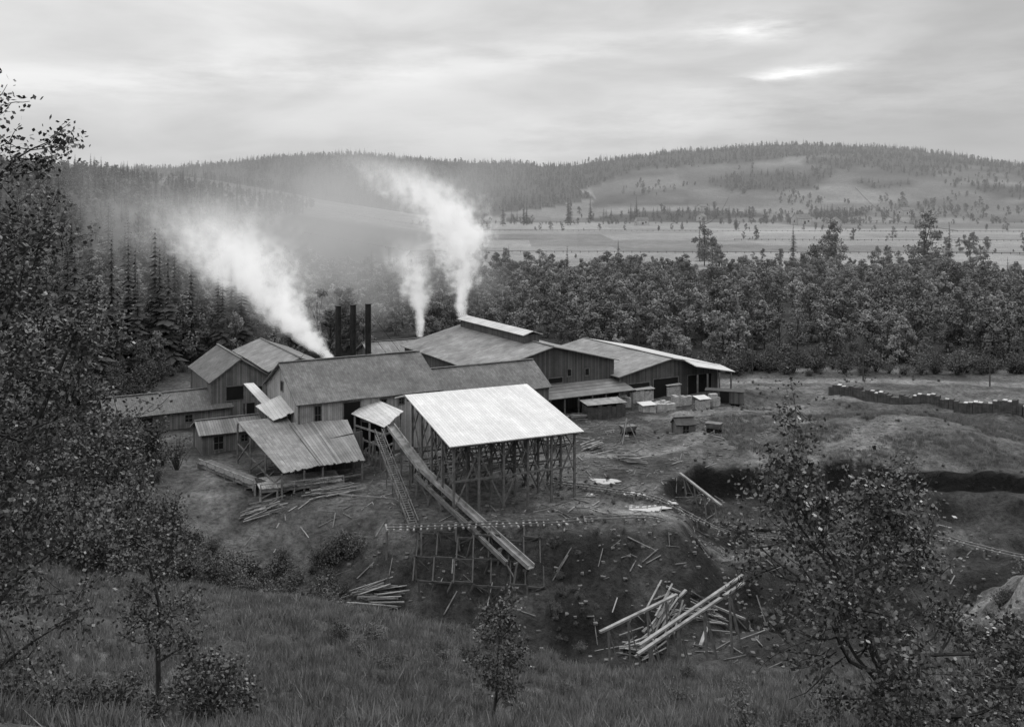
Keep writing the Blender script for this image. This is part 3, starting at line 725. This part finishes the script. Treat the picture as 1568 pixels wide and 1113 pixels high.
x,y=rnd(110,-98,-73,162,222); scatter('hillside_brush',Bw,x,y,RS.uniform(.7,1.9,len(x)),'bush')
X_=[-79,-76,-82,-72,-86,-90,-84,-68,-71]; Y_=[225,232,228,240,236,220,244,246,252]
scatter('hillside_conifers',C,X_,Y_,[1.1,1.2,1.0,1.1,1.15,1.2,1.1,.9,1.0],'tree')
x,y=rnd(2200,-700,-120,320,1150); k=(x<-130-(y-320)*.12)&(x>-.62*y-60); x,y=x[k],y[k]
q=RS.rand(len(x))<.3; s=RS.uniform(.5,1.05,len(x))
scatter('valley_side_conifers',C,x[q],y[q],s[q]*.9,'tree'); scatter('valley_side_trees',D,x[~q],y[~q],s[~q],'tree')
x,y=rnd(26000,-2300,2300,1450,3120); k=~fieldmask(x,y)&(np.abs(x)<.62*y+200)&(vn(x,y,45,76)>.15); x,y=x[k],y[k]
q=RS.rand(len(x))<.3; s=RS.uniform(.4,1.1,len(x))
scatter('distant_forest',FC,x[~q],y[~q],s[~q],'tree',sink=1); scatter('distant_broadleaf_forest',D,x[q],y[q],s[q]*1.1,'tree',sink=1)
x=RS.uniform(-1700,1700,600); y=RS.uniform(2940,3060,600); k=vn(x,y*0,60,75)>.35; x,y=x[k],y[k]; scatter('ridge_trees',FC,x,y,RS.uniform(.4,1.5,len(x)),'tree',sink=1)
x,y=rnd(1900,100,1500,1400,2600); k=fieldmask(x,y)&(vn(x,y,90,77)>.58); x,y=x[k],y[k]
scatter('field_trees',D,x,y,RS.uniform(.25,1.3,len(x)),'tree')
for (xa,ya,xb,yb,n) in ((-150,1150,900,1120,60),(200,900,1000,830,40),(-100,1380,1200,1420,190),(300,700,640,650,16),(300,1600,1100,1750,90),(500,1450,560,2000,50),(-60,620,300,600,24),(350,1450,900,1900,70)):
    u_=RS.rand(n)**1.3; scatter('hedgerow_trees',D,xa+(xb-xa)*u_+RS.normal(scale=6,size=n),ya+(yb-ya)*u_+RS.normal(scale=9,size=n),RS.uniform(.2,.9,n),'tree')
scatter('fir_trees',C,[76,80,-12,16,20,120,58,115,119,178,250,182,188],[1330,1345,1300,1330,1336,1500,535,600,606,620,560,1500,1480],[2.1,1.9,1.7,1.6,1.4,1.6,.7,1.0,1.1,.9,.95,1.4,1.6],'tree')
scatter('field_oaks',D,[207,212,262,176,181,330,60,150,158,110,116],[492,500,560,540,548,700,470,480,486,560,566],[2.2,1.7,1.3,1.7,1.8,1.2,1.0,1.6,1.3,1.6,1.4],'tree')
x,y=rnd(560,-95,-40,92,158); k=~((x>-49)&(y>130))&~((x>-60)&(y>148)); x,y=x[k],y[k]
scatter('thicket',Bu,x,y,RS.uniform(.7,2.0,len(x)),'bush')
x,y=rnd(90,-42,-18,98,120); k=vn(x,y,8,84)>.4; scatter('thicket',Bw,x[k],y[k],RS.uniform(.4,1.2,int(k.sum())),'bush')
x,y=rnd(700,-16,46,78,117); k=(vn(x,y,7,78)>.5)&~((y>108)&(x<4)); scatter('gully_brush',Bw,x[k],y[k],RS.uniform(.1,.4,int(k.sum())),'bush')
x,y=rnd(260,40,80,76,114); k=(vn(x,y,9,79)>.35); scatter('gully_brush',Bw,x[k],y[k],RS.uniform(.25,.7,int(k.sum())),'bush')
x,y=rnd(110,-30,-9,36,52); k=(x<-13); scatter('slope_brush',Bu,x[k],y[k],RS.uniform(.3,.8,int(k.sum())),'bush')
x,y=rnd(90,8,30,30,60); scatter('slope_brush',Bu,x,y,RS.uniform(.2,.55,len(x)),'bush')
x,y=rnd(60,-14,16,60,86); scatter('slope_brush',Bw,x,y,RS.uniform(.15,.5,len(x)),'bush')
x,y=rnd(1800,-34,110,120,222); k=(vn(x,y,9,80)>.5); scatter('yard_weeds',Bw,x[k],y[k],RS.uniform(.05,.24,int(k.sum())),'bush')
x,y=rnd(32000,-60,52,26,112); k=(vn(x,y,6,81)>.12)&(y<gedge(x)-3+6*vn(x,y,5,82)); x,y=x[k],y[k]
scatter('grass',Gr,x,y,RS.uniform(.5,1.4,len(x)),'tuft',sink=0)
x,y=rnd(5000,34,105,143,180); k=(vn(x,y,8,83)>.4); scatter('grass',Gr,x[k],y[k],RS.uniform(.7,1.3,int(k.sum())),'tuft',sink=0)

# ------------------------------------------------------------------ foreground trees
def bigtree(name,x,y,h,spread,seed,lean=(0,0),kids=(11,6,5),leaves=34,leafsz=(.1,.22),r0=.16,clear=.25,sc=.22):
    rs=random.Random(seed); tr=MB(); L=[]
    def rv(s): return Vector((rs.gauss(0,s),rs.gauss(0,s),rs.gauss(0,s)))
    def grow(p,d,length,r,lev):
        n=5 if lev==0 else (4 if lev<3 else 3); pts=[p.copy()]; rr=[r]
        for i in range(n):
            d=(d+rv(.10 if lev==0 else .2)+Vector((0,0,.05 if lev else .0))).normalized()
            q=p+d*length/n; r2=r*(1-.8*(i+1)/n)+.006
            tr.tube(p,q,rr[-1],r2,7 if lev==0 else (5 if lev==1 else 3)); p=q; pts.append(q.copy()); rr.append(r2)
        if lev<3:
            for c in range(kids[lev]):
                t_=clear+(1-clear)*(c+rs.random())/kids[lev] if lev==0 else rs.uniform(.25,1)
                f=t_*n; i=min(n-1,int(f)); b=pts[i].lerp(pts[i+1],f-i)
                a=c*2.4+rs.uniform(-.5,.5)
                if lev==0: nd=Vector((math.cos(a),math.sin(a),rs.uniform(.15,.7))); ln=spread*(1.05-.6*abs(t_-.45)*1.6)*rs.uniform(.7,1.05)
                else:
                    nd=(d*.6+rv(.6)); ln=length*rs.uniform(.4,.65)
                grow(b,nd.normalized(),max(.3,ln),max(.012,rr[i]*.5),lev+1)
        if lev>=2:
            m_=leaves if lev==3 else leaves//2
            for _ in range(m_):
                i=rs.randrange(n); b=pts[i].lerp(pts[i+1],rs.random()); L.append(b+rv(sc))
    z=Hs(x,y); d=Vector((lean[0],lean[1],1)).normalized()
    grow(Vector((0,0,-.4)),d,h,r0,0)
    g=Grp(name,x,y,0,z); g.add('trunk_and_branches',tr,M_bark)
    lf=MB(); n=len(L); P=np.array([tuple(q) for q in L]); nr=np.random.RandomState(seed)
    lf.quads(P,nr.normal(size=(n,3))+np.array([0,0,.5]),nr.uniform(leafsz[0],leafsz[1],n),.7); g.add('leaves',lf,M_leaf_n)
bigtree('oak_tree',13.6,33,9.7,5.0,5,lean=(-.12,.05),kids=(20,7,4),leaves=22,r0=.2,clear=.16)
bigtree('oak_tree',-17.2,28,17.5,4.4,9,lean=(.04,0),kids=(24,6,4),leaves=18,r0=.26,clear=.3)
bigtree('oak_tree',-18.8,33,14.5,4.8,31,lean=(.05,0),kids=(20,6,4),leaves=20,r0=.24,clear=.3)
bigtree('oak_tree',-19.6,36,9.5,4.4,12,lean=(.08,0),kids=(14,6,4),leaves=20)
bigtree('young_tree',-16.3,45,10.2,2.3,15,lean=(.02,0),kids=(14,5,3),leaves=14,r0=.15,clear=.3)
bigtree('young_tree',-1.0,50,6.6,1.9,18,kids=(12,5,3),leaves=16,r0=.1,clear=.25)
bigtree('young_tree',18.4,36,4.5,2.2,21,kids=(11,5,3),leaves=16,r0=.1,clear=.1)
bigtree('young_tree',-12.5,40,3.4,2.,24,kids=(11,5,3),leaves=12,r0=.08,clear=.1)

# ------------------------------------------------------------------ smoke
def smoke(name,lo,hi,x0,y0,z0,drift,r0,rk,dens,zf0,zf1,power=1.,zb=0.,ns=.28,wob=.45,emi=.36):
    mb=MB(); c=[(a+b)/2 for a,b in zip(lo,hi)]; mb.box((0,0,0),[b-a for a,b in zip(lo,hi)])
    m=bpy.data.materials.new(name+'_vapour'); m.use_nodes=True; t=NT(m.node_tree); t.n.clear()
    out=t.n.new('ShaderNodeOutputMaterial')
    P=t.vm('ADD',t.tc(),tuple(c)); 
    nz=t.noise(t.vm('MULTIPLY',P,(1.,1.,.75)),ns,1.,.5)
    X,Y,Z=t.sep(P); T=t.m('MAXIMUM',t.m('SUBTRACT',Z,z0),0.)
    nx_,ny_,nz_=t.sep(nz.outputs['Color'])
    r=t.m('MULTIPLY_ADD',T,rk,r0)
    cx=t.m('ADD',x0,t.m('MULTIPLY',t.m('POWER',t.m('MAXIMUM',t.m('SUBTRACT',T,zb),0.),power),drift))
    dx=t.m('ADD',t.m('SUBTRACT',X,cx),t.m('MULTIPLY',t.m('MULTIPLY',t.m('SUBTRACT',nx_,.5),r),wob*4))
    dy=t.m('ADD',t.m('SUBTRACT',Y,y0),t.m('MULTIPLY',t.m('MULTIPLY',t.m('SUBTRACT',ny_,.5),r),wob*4))
    d=t.m('DIVIDE',t.m('SQRT',t.m('ADD',t.m('MULTIPLY',dx,dx),t.m('MULTIPLY',dy,dy))),r)
    n2=t.noise(P,ns*2.4,2.,.6).outputs[0]
    pr=t.m('SUBTRACT',1.,d); pr=t.m('ADD',pr,t.m('MULTIPLY',t.m('SUBTRACT',n2,.5),1.6))
    pr=t.mr(pr,0.,1.,0.,1.,True)
    fade=t.mr(Z,zf0,zf1,1.,0.,True); st=t.m('GREATER_THAN',Z,z0)
    dn=t.m('MULTIPLY',t.m('MULTIPLY',pr,fade),t.m('DIVIDE',dens,r)); dn=t.m('MULTIPLY',dn,st)
    vs=t.n.new('ShaderNodeVolumeScatter'); vs.inputs['Color'].default_value=(.97,.97,.97,1); t.l.new(dn,vs.inputs['Density']); vs.inputs['Anisotropy'].default_value=.2
    em=t.n.new('ShaderNodeEmission'); t.l.new(t.m('MULTIPLY',dn,emi),em.inputs['Strength'])  # made to glow, in place of light scattered repeatedly inside the plume
    ad=t.n.new('ShaderNodeAddShader'); t.l.new(vs.outputs[0],ad.inputs[0]); t.l.new(em.outputs[0],ad.inputs[1]); t.l.new(ad.outputs[0],out.inputs['Volume'])
    m.cycles.volume_step_rate=.8
    o=single(name,mb,m); o.location=c
smoke('steam_plume',(-40,199,12.4),(3,231,52),-11,215,12.4,-.05,.8,.34,1.9,32,51,2.,16)
smoke('steam_plume',(-32,197,10.5),(-12,213,34),-19.2,205,10.5,-.01,.6,.30,1.4,18,33,2.,3)
smoke('steam_plume',(-72,148,12.3),(-20,190,44),-31.6,168,12.3,-.92,1.3,.52,2.8,19,42,1.,0)
def vapour(name,loc,size,rad,dmax,glow_,ns,step=1.):
    # smoke veil and haze: absorb what is behind, emission stands in for scattered light
    mb=MB(); mb.box((0,0,0),size)
    m=bpy.data.materials.new(name); m.use_nodes=True; t=NT(m.node_tree); t.n.clear(); out=t.n.new('ShaderNodeOutputMaterial')
    if rad:
        P=t.tc(); E=t.vm('MULTIPLY',P,tuple(1/q for q in rad)); ln=t.n.new('ShaderNodeVectorMath'); ln.operation='LENGTH'; t.l.new(E,ln.inputs[0])
        nn=t.noise(P,ns,3,.55).outputs[0]
        dn=t.mr(t.m('ADD',t.m('SUBTRACT',1.,ln.outputs['Value']),t.m('MULTIPLY',t.m('SUBTRACT',nn,.5),1.6)),0.,1.1,0.,dmax,True)
    else: dn=dmax
    ab=t.n.new('ShaderNodeVolumeAbsorption'); t.put(ab.inputs['Density'],dn); ab.inputs['Color'].default_value=(0,0,0,1)
    em=t.n.new('ShaderNodeEmission'); t.put(em.inputs['Strength'],t.m('MULTIPLY',dn,glow_) if rad else dn*glow_)
    ad=t.n.new('ShaderNodeAddShader'); t.l.new(ab.outputs[0],ad.inputs[0]); t.l.new(em.outputs[0],ad.inputs[1]); t.l.new(ad.outputs[0],out.inputs['Volume'])
    m.cycles.volume_step_rate=step
    o=single(name,mb,m); o.location=loc
vapour('drifting_smoke',(-50,250,32),(132,64,62),(66,32,29),.050,.50,.045)
vapour('valley_haze',(0,2060,100),(7000,3640,300),None,.00022,.42,.05)

# ------------------------------------------------------------------ sky and light
az,el=35,40
w=bpy.data.worlds.new('World'); scene.world=w; w.use_nodes=True; t=NT(w.node_tree); bg=t.n['Background']
sk=t.n.new('ShaderNodeTexSky'); sk.sky_type='NISHITA'; sk.sun_disc=False; sk.sun_elevation=R(el); sk.sun_rotation=R(az)
bw=t.n.new('ShaderNodeRGBToBW'); t.l.new(sk.outputs[0],bw.inputs[0])
G=t.tc('Generated'); X,Y,Z=t.sep(G)
V1=t.comb(t.m('MULTIPLY',X,2.8),t.m('MULTIPLY',Y,1.2),t.m('MULTIPLY',Z,9.))
n1=t.noise(V1,1.4,6,.48); n1.inputs['Distortion'].default_value=.5
V2=t.comb(t.m('MULTIPLY',X,6.),t.m('MULTIPLY',Y,2.),t.m('MULTIPLY',Z,30.))
n2=t.noise(V2,1.6,6,.6).outputs[0]
c=t.mr(n1.outputs[0],.30,.70,.58,.86,True)
c=t.m('ADD',c,t.mr(n2,.3,.7,-.025,.025))
c=t.m('SUBTRACT',c,t.m('MULTIPLY',X,.36))
def glow(cx,cz,wx,wz,amp,c,s=.12):
    a=t.m('DIVIDE',t.m('SUBTRACT',X,cx),wx); bz=t.m('DIVIDE',t.m('SUBTRACT',Z,t.m('MULTIPLY_ADD',t.m('SUBTRACT',X,cx),s,cz)),wz)
    e=t.m('MULTIPLY',t.m('ADD',t.m('MULTIPLY',a,a),t.m('MULTIPLY',bz,bz)),-1.)
    e=t.m('EXPONENT',e); e=t.m('MULTIPLY',e,t.mr(n2,.38,.58,.1,1.)); return t.m('ADD',c,t.m('MULTIPLY',e,amp))
c=glow(.265,.118,.055,.006,.7,c); c=glow(.235,.162,.045,.012,.40,c,0.); c=glow(-.35,.11,.28,.02,.16,c); c=glow(0.,.135,.2,.012,.13,c)
c=glow(.0,.05,.6,.03,.16,c)
c=t.m('ADD',c,t.mr(Z,.25,.9,0.,1.1,True))
mix=t.m('ADD',t.m('MULTIPLY',bw.outputs[0],.1),t.m('MULTIPLY',t.m('MAXIMUM',c,.3),10.))
t.l.new(t.comb(mix,mix,mix),bg.inputs['Color']); bg.inputs['Strength'].default_value=.1
sd=Vector((math.sin(R(az))*math.cos(R(el)),math.cos(R(az))*math.cos(R(el)),math.sin(R(el))))
L=bpy.data.lights.new('sun','SUN'); L.energy=1.3; L.angle=R(14); L.color=(1,1,1)
lo=link(bpy.data.objects.new('sun',L)); lo.rotation_euler=sd.to_track_quat('Z','Y').to_euler(); lo.location=(0,0,200)

cam=bpy.data.cameras.new('camera'); co=link(bpy.data.objects.new('camera',cam)); co.location=(0,0,40); co.rotation_euler=(R(90),0,0)
cam.sensor_width=36; cam.lens=36*1500/1568; cam.shift_y=-256.5/1568; cam.clip_start=.1; cam.clip_end=20000
scene.camera=co
scene.view_settings.view_transform='Standard'; scene.view_settings.look='None'; scene.view_settings.exposure=0
print('ok')
